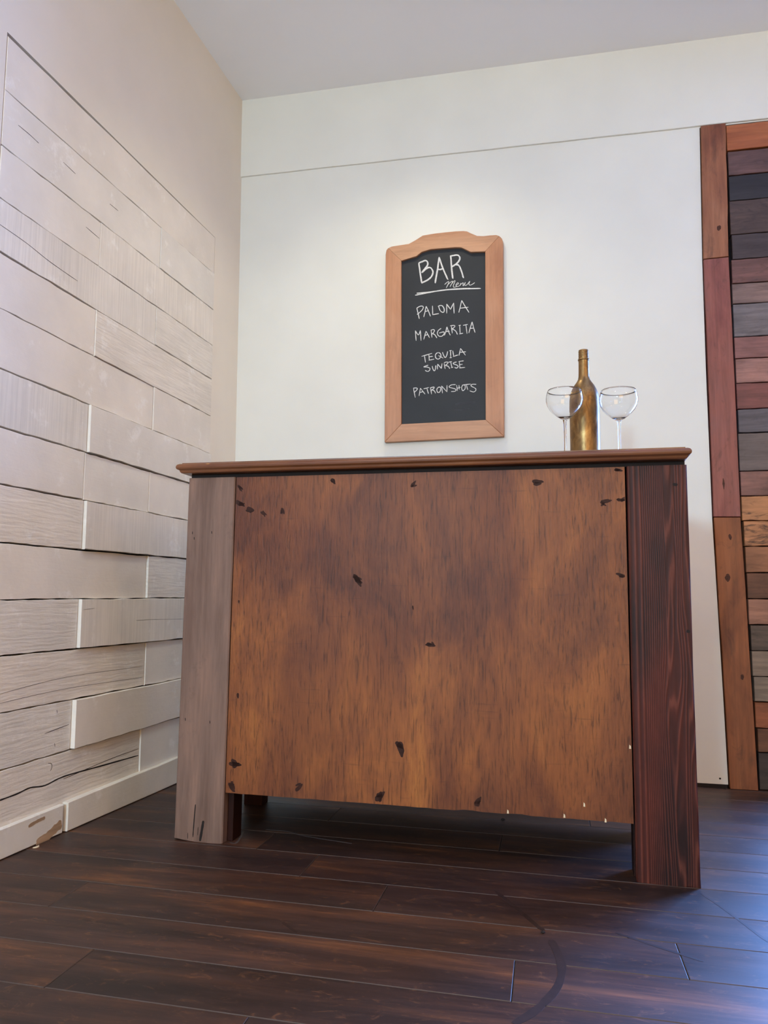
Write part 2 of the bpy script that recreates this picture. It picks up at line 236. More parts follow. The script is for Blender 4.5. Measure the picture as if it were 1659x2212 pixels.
def mat_weathered_post():
    t = NT('weathered_grey_brown_post')
    c = t.coords((1, 1, 0.05), False); cb = t.coords((1, 1, 0.18), False)
    b = t.ramp(t.noise(cb, 13, 4, 0.5, 0.3), [(0.30, lin(104, 78, 66)), (0.5, lin(124, 98, 86)), (0.68, lin(142, 110, 95))])
    g = t.noise(c, 120, 6, 0.7, 0.5)
    col = t.mix(b, t.ramp(g, [(0.34, G(0.8)), (0.66, G(1.06))]), 1.0, 'MULTIPLY')
    d = t.ramp(t.noise(t.coords((1, 1, 0.8), False), 9, 5, 0.7), [(0.58, G(0)), (0.74, G(0.5))])
    col = t.mix(col, lin(74, 58, 52), d)
    return t.finish(col, 0.62, t.bump(g, 0.4, 0.0015), spec=0.3)

def mat_floor():
    t = NT('dark_laminate')
    c = t.coords((0.16, 1, 1)); cg = t.coords((0.05, 1, 1)); cs = t.coords((0.5, 1, 1))
    tint = t.new('ShaderNodeObjectInfo').outputs['Random']
    b = t.ramp(t.noise(c, 9, 5, 0.6, 0.6), [(0.30, lin(40, 27, 25)), (0.48, lin(58, 39, 34)), (0.60, lin(80, 51, 38)), (0.72, lin(122, 76, 46))])
    b = t.mix(b, t.ramp(tint, [(0, G(0.80)), (1, G(1.12))]), 1.0, 'MULTIPLY')
    g = t.noise(cg, 90, 6, 0.7, 0.7)
    col = t.mix(b, t.ramp(g, [(0.32, G(0.58)), (0.7, G(1.22))]), 1.0, 'MULTIPLY')
    mot = t.ramp(t.noise(t.coords((0.3, 1, 1)), 5, 5, 0.65, 0.8), [(0.35, G(0.72)), (0.68, G(1.2))])
    col = t.mix(col, mot, 1.0, 'MULTIPLY')
    flk = t.ramp(t.noise(cs, 38, 6, 0.75, 1.5), [(0.56, G(0)), (0.72, G(0.5))])
    col = t.mix(col, lin(136, 90, 58), flk)
    rgh = t.ramp(t.noise(cs, 6, 3), [(0.3, G(0.42)), (0.7, G(0.54))])
    return t.finish(col, rgh, t.bump(g, 0.12, 0.001), spec=0.5)

M = {}
M['white'] = mat_paint('off_white_wall_paint', lin(226, 224, 217))
M['ceiling'] = mat_paint('ceiling_paint', lin(247, 246, 248), 0.85, 0.02)
M['tan'] = mat_paint('tan_wall_paint', lin(196, 170, 140))
M['beige'] = mat_paint('beige_wall_paint', lin(235, 227, 216))
BCOL = lin(236, 229, 220)
for st in ('smooth', 'grain', 'saw'): M['board_' + st] = mat_painted_board('painted_board_' + st, BCOL, st)
M['base'] = mat_painted_board('painted_baseboard', lin(232, 225, 214), 'smooth')
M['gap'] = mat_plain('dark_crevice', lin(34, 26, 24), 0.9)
M['bare'] = mat_wood('bare_scraped_wood', [lin(150, 112, 82), lin(190, 160, 130)], 'Y')
M['ply'] = mat_ply()
M['post_dark'] = mat_dark_post()
M['post_grey'] = mat_weathered_post()
M['counter'] = mat_wood('varnished_brown_top', [lin(92, 52, 32), lin(122, 74, 44), lin(150, 96, 58)], 'X', 60, 0.05, 6, (0.75, 1.1), 0.28, 0, 0.15, 0.5)
M['inner'] = mat_wood('reddish_timber_shaded', [lin(30, 14, 11), lin(52, 25, 18)], 'Z', 80, spec=0.15)  # reddish timber, darkened to hold the shade beneath the bar
M['worn'] = mat_plain('worn_varnish', lin(196, 146, 92), 0.5)
M['knot'] = mat_plain('dark_wood_filler', lin(60, 33, 24), 0.65, spec=0.2, var=0.45, scale=120)
M['jamb_knot'] = mat_plain('dark_brown_knot', lin(82, 48, 35), 0.6, spec=0.2, var=0.5, scale=150)
M['chip'] = mat_plain('pale_splinter', lin(222, 204, 172), 0.7)
M['floor'] = mat_floor()
M['seam'] = mat_plain('plank_edge_glint', lin(78, 64, 57), 0.55)  # lighter bevel colour stands in for the sheen along plank seams
M['floor_base'] = mat_plain('floor_underlay', lin(60, 50, 46), 0.8)
M['oak_x'] = mat_wood('tan_frame_wood_across', [lin(158, 106, 76), lin(184, 132, 98), lin(196, 148, 114)], 'X', 70, 0.06, 6, (0.82, 1.06), 0.45, 0.12, 0.15)
M['oak_z'] = mat_wood('tan_frame_wood_upright', [lin(160, 106, 76), lin(184, 130, 96), lin(192, 142, 110)], 'Z', 70, 0.06, 6, (0.82, 1.06), 0.45, 0.12, 0.15)
M['slate'] = mat_plain('chalkboard_slate', lin(36, 37, 41), 0.55, 0, 0.35, 0.22, 9)
M['dust'] = mat_plain('smudged_chalk_dust', lin(66, 67, 72), 0.8, 0, 0.2, 0.35, 40)
M['chalk'] = mat_plain('white_chalk', lin(232, 230, 228), 0.9, 0, 0.1, 0.35, 260)
M['clear'] = mat_plain('pale_gloss', lin(220, 220, 220), 0.3)

def mat_gold():
    t = NT('brushed_gold_paint'); c = t.coords((1, 1, 0.5), False)
    n = t.noise(c, 42, 5, 0.65, 0.6)
    col = t.ramp(n, [(0.30, lin(92, 68, 42)), (0.5, lin(132, 100, 60)), (0.7, lin(164, 130, 82))])
    rg = t.ramp(t.noise(c, 30, 3), [(0.3, G(0.30)), (0.7, G(0.44))])
    return t.finish(col, rg, t.bump(t.noise(c, 60, 4), 0.3, 0.002), 0.8)
M['gold'] = mat_gold()
t = NT('clear_glass'); t.b.inputs['Transmission Weight'].default_value = 1.0; t.b.inputs['IOR'].default_value = 1.38
nz = t.ramp(t.noise(t.coords(), 5, 2), [(0, G(0.0)), (1, G(0.02))])
M['glass'] = t.finish((0.98, 0.99, 1, 1), nz)

# ------------------------------------------------------------------ mesh helpers
class MB:
    def __init__(s): s.v = []; s.f = []; s.mi = []; s.sm = []
    def face(s, idx, mi=0, smooth=False): s.f.append(tuple(idx)); s.mi.append(mi); s.sm.append(smooth)
    def verts(s, pts):
        k = len(s.v); s.v.extend([tuple(p) for p in pts]); return k
    def box(s, a, b, mi=0):
        x0, y0, z0 = a; x1, y1, z1 = b
        k = s.verts([(x0, y0, z0), (x1, y0, z0), (x1, y1, z0), (x0, y1, z0), (x0, y0, z1), (x1, y0, z1), (x1, y1, z1), (x0, y1, z1)])
        for q in ((0, 3, 2, 1), (4, 5, 6, 7), (0, 1, 5, 4), (1, 2, 6, 5), (2, 3, 7, 6), (3, 0, 4, 7)): s.face([k + i for i in q], mi)
        return s
    def hexa(s, c8, mi=0):      # 8 corners ordered as in box
        k = s.verts(c8)
        for q in ((0, 3, 2, 1), (4, 5, 6, 7), (0, 1, 5, 4), (1, 2, 6, 5), (2, 3, 7, 6), (3, 0, 4, 7)): s.face([k + i for i in q], mi)
        return s
    def plank(s, A, B, C, D, n, t, segs=6, jit=0.0, bev=0.002, rnd=None, edge_mi=0):
        """A..D front corners counter-clockwise seen from outside (A-B and D-C are the long edges), n outward normal."""
        rnd = rnd or R
        A, B, C, D, n = (Vector(x) for x in (A, B, C, D, n)); n.normalize()
        L = (B - A).length; rows = []
        fr = [0.0, min(0.45, bev / L)] + [i / segs for i in range(1, segs)] + [1 - min(0.45, bev / L), 1.0]
        for k, f in enumerate(fr):
            lo = A.lerp(B, f); hi = D.lerp(C, f); up = (hi - lo).normalized()
            j0 = rnd.uniform(-jit, jit); j1 = rnd.uniform(-jit, jit)
            lo = lo + up * j0; hi = hi + up * j1
            end = k in (0, len(fr) - 1); d = bev if end else 0.0
            rows.append(s.verts([lo - n * t, lo - n * bev, lo + up * bev - n * d, hi - up * bev - n * d, hi - n * bev, hi - n * t]))
        for k in range(len(rows) - 1):
            a, b = rows[k], rows[k + 1]
            for i in range(5):
                mi = 0 if (i == 2 and 0 < k < len(rows) - 2) else (edge_mi if i in (1, 2, 3) else 0)
                s.face((a + i, b + i, b + i + 1, a + i + 1), mi)
            s.face((a + 5, b + 5, b, a))
        s.face([rows[0] + i for i in range(6)]); s.face([rows[-1] + i for i in reversed(range(6))])
        return s
    def lathe(s, prof, n=40, smooth=True):
        rows = []
        for r, z in prof:
            if r < 1e-6: rows.append((s.verts([(0, 0, z)]), 1))
            else: rows.append((s.verts([(r * math.cos(2 * math.pi * i / n), r * math.sin(2 * math.pi * i / n), z) for i in range(n)]), n))
        for (a, na), (b, nb) in zip(rows, rows[1:]):
            for i in range(n):
                j = (i + 1) % n
                if na == 1 and nb == 1: continue
                if na == 1: s.face((a, b + j, b + i), 0, smooth)
                elif nb == 1: s.face((a + i, a + j, b), 0, smooth)
                else: s.face((a + i, a + j, b + j, b + i), 0, smooth)
        return s
    def extrude(s, poly, f, d0, d1, mi=0):
        """poly: 2-D points, f(p, d) -> 3-D"""
        n = len(poly); a = s.verts([f(p, d0) for p in poly]); b = s.verts([f(p, d1) for p in poly])
        s.face([a + i for i in range(n)], mi); s.face([b + i for i in reversed(range(n))], mi)
        for i in range(n):
            j = (i + 1) % n; s.face((a + j, a + i, b + i, b + j), mi)
        return s
    def build(s, name, mats, parent=None, origin=None, bevel=0):
        if not isinstance(mats, (list, tuple)): mats = [mats]
        if origin is None:
            lo = [min(v[i] for v in s.v) for i in range(3)]; hi = [max(v[i] for v in s.v) for i in range(3)]
            origin = Vector(((lo[0] + hi[0]) / 2, (lo[1] + hi[1]) / 2, (lo[2] + hi[2]) / 2))
        origin = Vector(origin)
        me = bpy.data.meshes.new(name)
        me.from_pydata([tuple(Vector(v) - origin) for v in s.v], [], s.f)
        for m in mats: me.materials.append(M[m])
        me.polygons.foreach_set('material_index', s.mi); me.polygons.foreach_set('use_smooth', s.sm)
        bm = bmesh.new(); bm.from_mesh(me)
        bmesh.ops.recalc_face_normals(bm, faces=bm.faces)
        bm.to_mesh(me); bm.free(); me.update()
        o = bpy.data.objects.new(name, me); COL.objects.link(o)
        o.location = origin
        if parent is not None:
            o.parent = parent
            if parent.type == 'MESH': o.location = origin - Vector(parent.location) - (Vector(parent.parent.location) if parent.parent and parent.parent.type == 'MESH' else Vector())
        if bevel:
            md = o.modifiers.new('bevel', 'BEVEL'); md.width = bevel; md.segments = 2; md.limit_method = 'ANGLE'
        return o

def struct(o, label=None):
    o['kind'] = 'structure'
    if label: o['label'] = label
    return o

def thing(name, label, cat, loc=(0, 0, 0), rz=0.0, group=None):
    o = bpy.data.objects.new(name, None); COL.objects.link(o); o.location = loc; o.rotation_euler = (0, 0, rz)
    o.empty_display_size = 0.05
    return tag(o, label, cat, group)

def tag(o, label, cat, group=None):
    o['label'] = label; o['category'] = cat
    if group: o['group'] = group
    return o

def ribbon(mb, pts, w, f, d0, d1, taper=True, rnd=None):
    """thin raised stroke along 2-D pts; f(p,d)->3-D"""
    rnd = rnd or R
    # smooth by Catmull-Rom
    P = [Vector(p) for p in pts]; Q = []
    if len(P) > 2:
        for i in range(len(P) - 1):
            p0 = P[max(0, i - 1)]; p1 = P[i]; p2 = P[i + 1]; p3 = P[min(len(P) - 1, i + 2)]
            for k in range(5):
                t_ = k / 5; Q.append(0.5 * ((2 * p1) + (p2 - p0) * t_ + (2 * p0 - 5 * p1 + 4 * p2 - p3) * t_ ** 2 + (3 * p1 - p0 - 3 * p2 + p3) * t_ ** 3))
        Q.append(P[-1])
    else:
        Q = [P[0].lerp(P[1], k / 4) for k in range(5)]
    Lp, Rp = [], []
    for i, q in enumerate(Q):
        d = (Q[min(i + 1, len(Q) - 1)] - Q[max(i - 1, 0)])
        d = d.normalized() if d.length > 1e-9 else Vector((1, 0)); nrm = Vector((-d.y, d.x))
        ww = w * 0.5 * rnd.uniform(0.82, 1.12)
        if taper and i in (0, len(Q) - 1): ww *= 0.6
        Lp.append(q + nrm * ww); Rp.append(q - nrm * ww)
    for i in range(len(Q) - 1):
        quad = [Lp[i], Lp[i + 1], Rp[i + 1], Rp[i]]
        a = mb.verts([f(p, d1) for p in quad]); b = mb.verts([f(p, d0) for p in quad])
        mb.face((a, a + 1, a + 2, a + 3)); mb.face((a, b, b + 1, a + 1)); mb.face((a + 2, b + 2, b + 3, a + 3))
        if i == 0: mb.face((a + 3, b + 3, b, a))
        if i == len(Q) - 2: mb.face((a + 1, b + 1, b + 2, a + 2))
    return mb

# ------------------------------------------------------------------ room shell
LWY, LWZ = 0.045, -0.0147
HC = 2.9945; GZ = 2.6157
def LW(y, z, o=0.0): return (LWY * y + LWZ * z + o, y, z)
ROOM_X, ROOM_Y = 4.4, -6.6

# floor: base slab + planks
fl = MB().box((-0.6, ROOM_Y - 0.1, -0.12), (ROOM_X + 0.2, 3.0, -0.008)).build('floor', 'floor_base')
struct(fl, 'dark brown laminate plank floor')
seam = [0.0, -0.155, -0.31, -0.465, -0.62, -0.772, -0.925, -1.080, -1.2455, -1.407, -1.561, -1.717, -1.869]
y = 0.0
while seam[-1] > -6.5: seam.append(round(seam[-1] - 0.1545, 4))
seam = [0.155 * k for k in range(4, 0, -1)] + seam
PL = 1.316
first = {-1.2455: 0.95, -1.869: 0.85, -0.925: 0.55, -1.407: 0.256, -1.717: 0.471, -1.561: 1.262, -1.080: 0.728}
SK = -0.012
mesh_cache = {}
def plank_mesh(x0, x1, y1, y0):
    key = (round(x1 - x0, 4), round(y1 - y0, 4))
    return key
for k in range(len(seam) - 1):
    ya, yb = seam[k], seam[k + 1]
    off = first.get(ya, None)
    if off is None: off = (0.37 + 0.53 * k) % PL
    xs = [-0.5]; x = off - PL * 2
    while x < ROOM_X:
        if x > -0.4: xs.append(x)
        x += PL
    xs.append(ROOM_X)
    for xa, xb in zip(xs, xs[1:]):
        if ya > 0.01 and xb < 1.9: continue
        g = 0.0006
        f = lambda X, Y: (X, Y + SK * (X - 0.4), 0.0)
        MB().plank(f(xa + g, yb + g), f(xb - g, yb + g), f(xb - g, ya - g), f(xa + g, ya - g), (0, 0, 1), 0.008, 1, 0, 0.0013, edge_mi=1).build('plank', ['floor', 'seam'], fl)
for k, pts in SCUFFS.items():
    w = {'dark1': 0.010, 'dark2': 0.016, 'line': 0.007, 'dash': 0.008, 'pale': 0.006, 'pale2': 0.006, 'nick': 0.007}[k]
    mt = 'scuff_pale' if k.startswith('pale') else 'scuff_dark'
    if mt not in M: M[mt] = mat_plain(mt, lin(92, 84, 84) if mt == 'scuff_pale' else lin(52, 36, 31), 0.5, var=0.4, scale=60)
    ribbon(MB(), pts, w, lambda p, d: (p[0], p[1], d), -0.001, 0.0003).build('scuff_mark', mt, fl)

# ceiling
struct(MB().box((-0.6, ROOM_Y - 0.1, HC), (ROOM_X + 0.2, 0.3, HC + 0.1)).build('ceiling', 'ceiling'), 'plain pale grey painted ceiling')

# left wall with a recess for the board panel
PY0, PY1, PZ = -1.462, -0.241, 2.206
def lw_block(mb, y0, y1, z0, z1, o1, o0=-0.15):
    mb.hexa([LW(y0, z0, o0), LW(y0, z0, o1), LW(y1, z0, o1), LW(y1, z0, o0), LW(y0, z1, o0), LW(y0, z1, o1), LW(y1, z1, o1), LW(y1, z1, o0)])
mb = MB()
lw_block(mb, ROOM_Y - 0.1, PY0, 0, HC + 0.02, 0); lw_block(mb, PY1, 0.05, 0, HC + 0.02, 0)
lw_block(mb, PY0, PY1, PZ, HC + 0.02, 0); k_ = len(mb.f); lw_block(mb, PY0, PY1, 0, PZ, -0.03)
for q_ in range(k_, len(mb.f)): mb.mi[q_] = 1  # recess back coloured dark, so shade between the boards is painted in
wl = struct(mb.build('wall_left', ['beige', 'gap']), 'beige left wall with an inset panel of painted boards')
nL = Vector((1, -LWY, -LWZ)).normalized()
proud_right = {6: 0.007, 8: 0.010, 9: 0.006, 10: 0.009, 12: 0.012, 13: 0.003, 11: 0.002, 5: 0.001}
rb = random.Random(11)
style = {0: 'ss', 1: 'ss', 2: 'sw', 3: 'wgs', 4: 'sgs', 5: 'ss', 6: 'wss', 7: 'sss', 8: 'gw', 9: 'sg', 10: 'gw', 11: 'gs', 12: 'gs', 13: 'gs'}
SN = {'s': 'board_smooth', 'g': 'board_grain', 'w': 'board_saw'}
boards = {}
for c in range(14):
    zt, zb = COURSE_Z[c], COURSE_Z[c + 1]
    zt_f = lambda yy: zt[0] + (zt[1] - zt[0]) * (yy + 1.48) / 1.21
    zb_f = lambda yy: zb[0] + (zb[1] - zb[0]) * (yy + 1.48) / 1.21
    ys = [PY0 + 0.003] + JOINT_Y.get(c, []) + [PY1 - 0.003]
    for i, (ya, yb) in enumerate(zip(ys, ys[1:])):
        o = (0.0012 if i == 0 else 0.003) + rb.uniform(-0.0008, 0.0012) + (proud_right.get(c, 0.0) if i else 0.0)
        if c == 7: o = 0.003 + 0.001 * i
        gp = 0.0006 if c < 5 else 0.0012
        gz = {0: 0.0035, 1: 0.0006, 2: 0.0028, 3: 0.0014, 4: 0.003, 5: 0.002, 6: 0.0042, 7: 0.0045, 8: 0.0040, 9: 0.004, 10: 0.0022, 11: 0.0034, 12: 0.0022, 13: 0.0036}[c]
        gt = 0.0008
        a0 = 0.0002 if i == 0 else gp; a1 = gp
        cs = [LW(ya + a0, zb_f(ya) + gt, o), LW(yb - a1, zb_f(yb) + gt, o), LW(yb - a1, zt_f(yb) - gz, o), LW(ya + a0, zt_f(ya) - gz, o)]
        mname = SN[style[c][min(i, len(style[c]) - 1)]]
        b = MB().plank(*cs, nL, 0.026, 14, 0.0015, 0.0008, rb).build('wooden_board', mname, wl)
        boards.setdefault(c, []).append((ya, yb, o, b))
for c, lst in CRACKS.items():
    for pts in lst:
        ym = sum(p[0] for p in pts) / len(pts)
        for (ya, yb, o, b) in boards[c]:
            if ya <= ym <= yb:
                pp = [(min(max(p[0], ya + 0.004), yb - 0.004), p[1]) for p in pts]
                ribbon(MB(), pp, 0.0042 if (c == 13 and len(pts) > 4) else (0.0009 if c in (10, 11) else 0.0016), lambda p, d, o=o: LW(p[0], p[1], o + d), -0.004, 0.0003).build('crack', 'gap', b)

# baseboard on the left wall
bl = bpy.data.objects.new('baseboard_left', None); COL.objects.link(bl); struct(bl, 'low painted baseboard of two boards under the panel')
for ya, yb, z0, z1, bow in ((-2.6, -1.092, 0.068, 0.080, 0.016), (-1.078, -0.02, 0.083, 0.099, 0.020)):
    bb = MB().plank(LW(ya, 0.002, bow), LW(yb, 0.002, bow), LW(yb, z1, bow), LW(ya, z0, bow), nL, bow, 9, 0.0008, 0.002, rb).build('board', 'base', bl)
    if ya < -2:
        ribbon(MB(), [(-1.098, 0.030), (-1.125, 0.022), (-1.16, 0.010), (-1.20, 0.004)], 0.026, lambda p, d: LW(p[0], p[1], 0.016 + d), -0.002, 0.0004).build('scraped_patch', 'bare', bb)
        ribbon(MB(), [(-1.17, 0.064), (-1.20, 0.063), (-1.235, 0.058)], 0.009, lambda p, d: LW(p[0], p[1], 0.016 + d), -0.002, 0.0004).build('scraped_patch', 'bare', bb)

# back wall: lower field, projecting upper band, the part around the doorway
mb = MB()
mb.extrude([(-0.25, 0.014), (1.9725, 0.014), (1.9665, 0.34), (1.9515, 1.0), (1.949, 1.59), (1.9505, 2.04), (1.9595, GZ - 0.004), (-0.25, GZ - 0.004)], lambda p, d: (p[0], d, p[1]), 0.0, 0.11)
mb.box((1.94, 0.036, 0.0), (2.31, 0.105, GZ - 0.002), 1)  # dark-coloured backing stands in for shade in the slit beside the jamb
mb.box((2.31, 0.0, 2.25), (3.55, 0.11, GZ)); mb.box((3.55, 0.0, 0.0), (ROOM_X + 0.1, 0.11, GZ))
mb.box((-0.25, 0.0, GZ - 0.004), (ROOM_X + 0.1, 0.11, HC + 0.02))
wb = struct(mb.build('wall_back', ['white', 'gap']), 'off-white back wall with a shallow step below the ceiling band')
MB().plank((-0.1, -0.009, GZ), (ROOM_X, -0.009, GZ + 0.001), (ROOM_X, -0.009, HC + 0.01), (-0.1, -0.009, HC + 0.01), (0, -1, 0), 0.012, 30, 0.0009, 0.002).build('upper_panel', 'white', wb)
MB().box((-0.2, -0.001, 0.0), (1.970, 0.10, 0.0135)).build('floor_gap', 'gap', wb)
mb = MB(); k = [(1.945 + 0.0035 * math.cos(a * math.pi / 6), 0.034 + 0.0035 * math.sin(a * math.pi / 6)) for a in range(12)]
mb.extrude(k, lambda p, d: (p[0], d, p[1]), -0.0006, 0.01).build('nail_hole', 'gap', wb)

# right and front walls (out of view), window in the front wall
struct(MB().box((ROOM_X, ROOM_Y, 0), (ROOM_X + 0.1, 0.0, HC)).build('wall_right', 'tan'), 'plain tan right wall')
mb = MB()
for x0, x1, z0, z1 in ((-0.6, 0.0, 0, HC), (0.42, 1.45, 0, HC), (3.75, ROOM_X, 0, HC), (0.0, 0.42, 0, 1.34), (0.0, 0.42, 1.80, HC), (1.45, 3.75, 0, 0.45), (1.45, 3.75, 2.55, HC)):
    mb.box((x0, ROOM_Y - 0.1, z0), (x1, ROOM_Y, z1))
struct(mb.build('wall_front', 'tan'), 'plain tan front wall with a window and a wide opening')
for k, (x0, x1, z0, z1) in enumerate(((0.0, 0.42, 1.34, 1.80), (1.45, 3.75, 0.45, 2.55))):  # the second frames an opening added for the warm fill
    mb = MB(); w = 0.02
    mb.box((x0, ROOM_Y - 0.06, z0), (x0 + w, ROOM_Y + 0.005, z1)); mb.box((x1 - w, ROOM_Y - 0.06, z0), (x1, ROOM_Y + 0.005, z1))
    mb.box((x0 + w, ROOM_Y - 0.06, z0), (x1 - w, ROOM_Y + 0.005, z0 + w)); mb.box((x0 + w, ROOM_Y - 0.06, z1 - w), (x1 - w, ROOM_Y + 0.005, z1))
    struct(mb.build('window_1' if k == 0 else 'trim_1', 'white'), 'small white window frame in the front wall' if k == 0 else 'white trim round the added opening in the front wall')

# ------------------------------------------------------------------ reclaimed wood plank wall
aw = bpy.data.objects.new('wall_accent', None); COL.objects.link(aw); aw.location = (2.2, 0, 0)
struct(aw, 'reclaimed pallet wood plank wall with orange-brown border boards')
def child_world(o, parent):
    o.parent = parent; o.matrix_parent_inverse = Matrix.Translation(parent.location).inverted(); return o
def wm(name, cols, **kw):
    if name not in M: M[name] = mat_wood(name, cols, **kw)
    return name
JX = dict(axis='Z', grain=60, stretch=0.06, blotch=9, contrast=(0.7, 1.1), rough=0.5, marks=0.35)
jambs = [((1.963, 2.6125), (1.9545, 2.045), (2.057, 2.6135), (2.0475, 2.048), wm('jamb_tan_brown', [lin(118, 66, 44), lin(150, 94, 64), lin(162, 108, 78)], **JX)),
         ((1.954, 2.042), (1.956, 1.009), (2.0475, 2.045), (2.0515, 1.008), wm('jamb_rose_brown', [lin(120, 62, 58), lin(142, 82, 72), lin(134, 84, 78)], **JX)),
         ((1.956, 1.006), (1.977, 0.001), (2.0515, 1.005), (2.0725, 0.001), wm('jamb_orange_brown', [lin(104, 54, 34), lin(136, 78, 46), lin(150, 88, 52)], **JX))]
ra0 = random.Random(17)
JKNOTS = {0: [(2.0154, 2.1699, 0.0077, 0.0115)], 2: [(1.9964, 0.7757, 0.0096, 0.0154), (2.0104, 0.9304, 0.0058, 0.0115), (2.0326, 0.4082, 0.0058, 0.0115)], 1: [(1.9948, 1.1358, 0.0038, 0.0192)]}
for ji, (tl, blw, tr, br, mt) in enumerate(jambs):
    o = MB().plank((br[0], -0.012, br[1]), (tr[0], -0.012, tr[1]), (tl[0], -0.012, tl[1]), (blw[0], -0.012, blw[1]), (0, -1, 0), 0.045, 8, 0.0012, 0.0015).build('border_board', mt)
    for kx, kz, ka, kb in JKNOTS.get(ji, []):
        ko = MB().extrude([(kx + ka * math.cos(a_ * math.pi / 6) * ra0.uniform(.7, 1.2), kz + kb * math.sin(a_ * math.pi / 6) * ra0.uniform(.7, 1.2)) for a_ in range(12)], lambda p, d: (p[0], -0.012 - d, p[1]), -0.001, 0.0003).build('knot', 'jamb_knot', None)
        ko.parent = o; ko.location = Vector(ko.location) - Vector(o.location)
    child_world(o, aw)
HX = dict(axis='X', grain=60, stretch=0.06, blotch=8, contrast=(0.72, 1.12), rough=0.5)
o = MB().plank((2.059, -0.010, 2.495), (2.315, -0.010, 2.497), (2.315, -0.010, 2.602), (2.059, -0.010, 2.603), (0, -1, 0), 0.04, 6, 0.001, 0.0015).build('header_board', wm('header_orange', [lin(132, 70, 42), lin(158, 88, 52), lin(176, 104, 64)], **HX))
child_world(o, aw)
PZs = [2.492, 2.389, 2.282, 2.138, 2.035, 1.935, 1.851, 1.717, 1.630, 1.531, 1.428, 1.334, 1.185, 1.088, 0.993, 0.896, 0.796, 0.698, 0.601, 0.505, 0.411, 0.319, 0.223, 0.137, 0.002]
PC = [((98, 70, 66), .3), ((44, 40, 42), .2), ((78, 60, 54), .6), ((72, 60, 60), .5), ((112, 76, 70), .5), ((122, 98, 92), .3), ((106, 98, 100), .3), ((134, 90, 86), .2), ((148, 106, 98), .2),
      ((112, 66, 62), .2), ((92, 86, 92), .3), ((98, 86, 84), .2), ((124, 86, 78), .2), ((178, 122, 82), .8), ((172, 116, 78), .9), ((152, 100, 70), .2), ((104, 66, 48), .5), ((150, 104, 84), .1),
      ((88, 72, 62), .5), ((130, 110, 94), .1), ((124, 106, 90), .1), ((142, 80, 50), .2), ((112, 72, 50), .3), ((62, 50, 46), .8)]
ra = random.Random(5)
for i, ((r_, g_, b_), mk) in enumerate(PC):
    z1, z0 = PZs[i] - 0.002, PZs[i + 1] + 0.0015
    mt = wm('reclaimed_plank_%d' % i, [lin(r_ * .78, g_ * .76, b_ * .76), lin(r_, g_, b_), lin(min(255, r_ * 1.14), min(255, g_ * 1.12), min(255, b_ * 1.1))], axis='X', grain=60, stretch=0.08, blotch=12, contrast=(0.66, 1.14), rough=0.5, marks=mk)
    zm = (z0 + z1) / 2
    xe = 2.0605 + (0.0 if zm > 1.0 else (1.0 - zm) * 0.021) + ra.uniform(-0.001, 0.002) - (0.004 if 1.0 < zm < 2.0 else 0)
    yo = -0.002 - ra.uniform(0, 0.006)
    o = MB().plank((xe, yo, z0), (2.31, yo, z0), (2.31, yo, z1), (xe, yo, z1), (0, -1, 0), 0.03, 8, 0.001, 0.0015, ra).build('plank', mt)
    child_world(o, aw)

# ------------------------------------------------------------------ bar counter (local frame: x along the front, y to the back, z up)
BW = 1.3811
bar = thing('bar_counter', 'brown wooden bar counter with plywood front and two wide posts', 'bar counter', (0.2978, -1.0644, 0), -0.0222)
def part(mb, name, mt, parent=bar, bevel=0): return mb.build(name, mt, parent, bevel=bevel)
PT = 1.0245
rp = random.Random(3)
def post(name, x0, x1, y0, y1, mt, foot):
    """upright board with a slightly uneven foot and eased edges"""
    mb = MB(); n = len(foot); rows = []
    levels = [0.0, 0.02] + [PT * k / 8 for k in range(1, 9)]
    b = 0.003
    sec = lambda dx: [(x0 + b + dx, y0), (x1 - b + dx, y0), (x1 + dx, y0 + b), (x1 + dx, y1), (x0 + dx, y1), (x0 + dx, y0 + b)]
    m = 7
    for li, z in enumerate(levels):
        dx = rp.uniform(-0.0007, 0.0007)
        pts = []
        for k in range(m):      # subdivided front edge so that the foot can be chipped
            fx = x0 + b + (x1 - x0 - 2 * b) * k / (m - 1)
            zz = z + (foot[k] if li == 0 else 0)
            pts.append((fx + dx, y0, zz))
        pts += [(x1 + dx, y0 + b, z + (foot[-1] if li == 0 else 0)), (x1 + dx, y1, z), (x0 + dx, y1, z), (x0 + dx, y0 + b, z + (foot[0] if li == 0 else 0))]
        rows.append(mb.verts(pts))
    N = m + 4
    for a, c in zip(rows, rows[1:]):
        for k in range(N):
            j = (k + 1) % N; mb.face((a + k, a + j, c + j, c + k))
    mb.face([rows[0] + k for k in reversed(range(N))]); mb.face([rows[-1] + k for k in range(N)])
    return part(mb, name, mt)
pl = post('post', 0.0, 0.1465, 0.0, 0.030, 'post_grey', [0.006, 0.003, 0.001, 0.0, 0.004, 0.0, 0.001]); pl['label'] = 'weathered grey-brown left post with a cracked foot'
pr = post('post', 1.2352, BW, 0.0, 0.036, 'post_dark', [0.001, 0.003, 0.0, 0.002, 0.0, 0.003, 0.0]); pr['label'] = 'dark red-brown stained right post with streaky grain'
def bar_ribbon(pts, w, name, mt, parent, y0=0.0):
    mb = ribbon(MB(), pts, w, lambda p, d: (p[0], y0 - d, p[1]), -0.001, 0.0004); return mb.build(name, mt, parent)
for pts, w in (([(0.062, 0.10), (0.060, 0.06), (0.058, 0.012)], 0.003), ([(0.088, 0.058), (0.084, 0.03), (0.080, 0.003)], 0.007), ([(0.073, 0.04), (0.0725, 0.018)], 0.0016), ([(0.042, 0.022), (0.0425, 0.006)], 0.0016)):
    bar_ribbon(pts, w, 'crack', 'gap', pl)
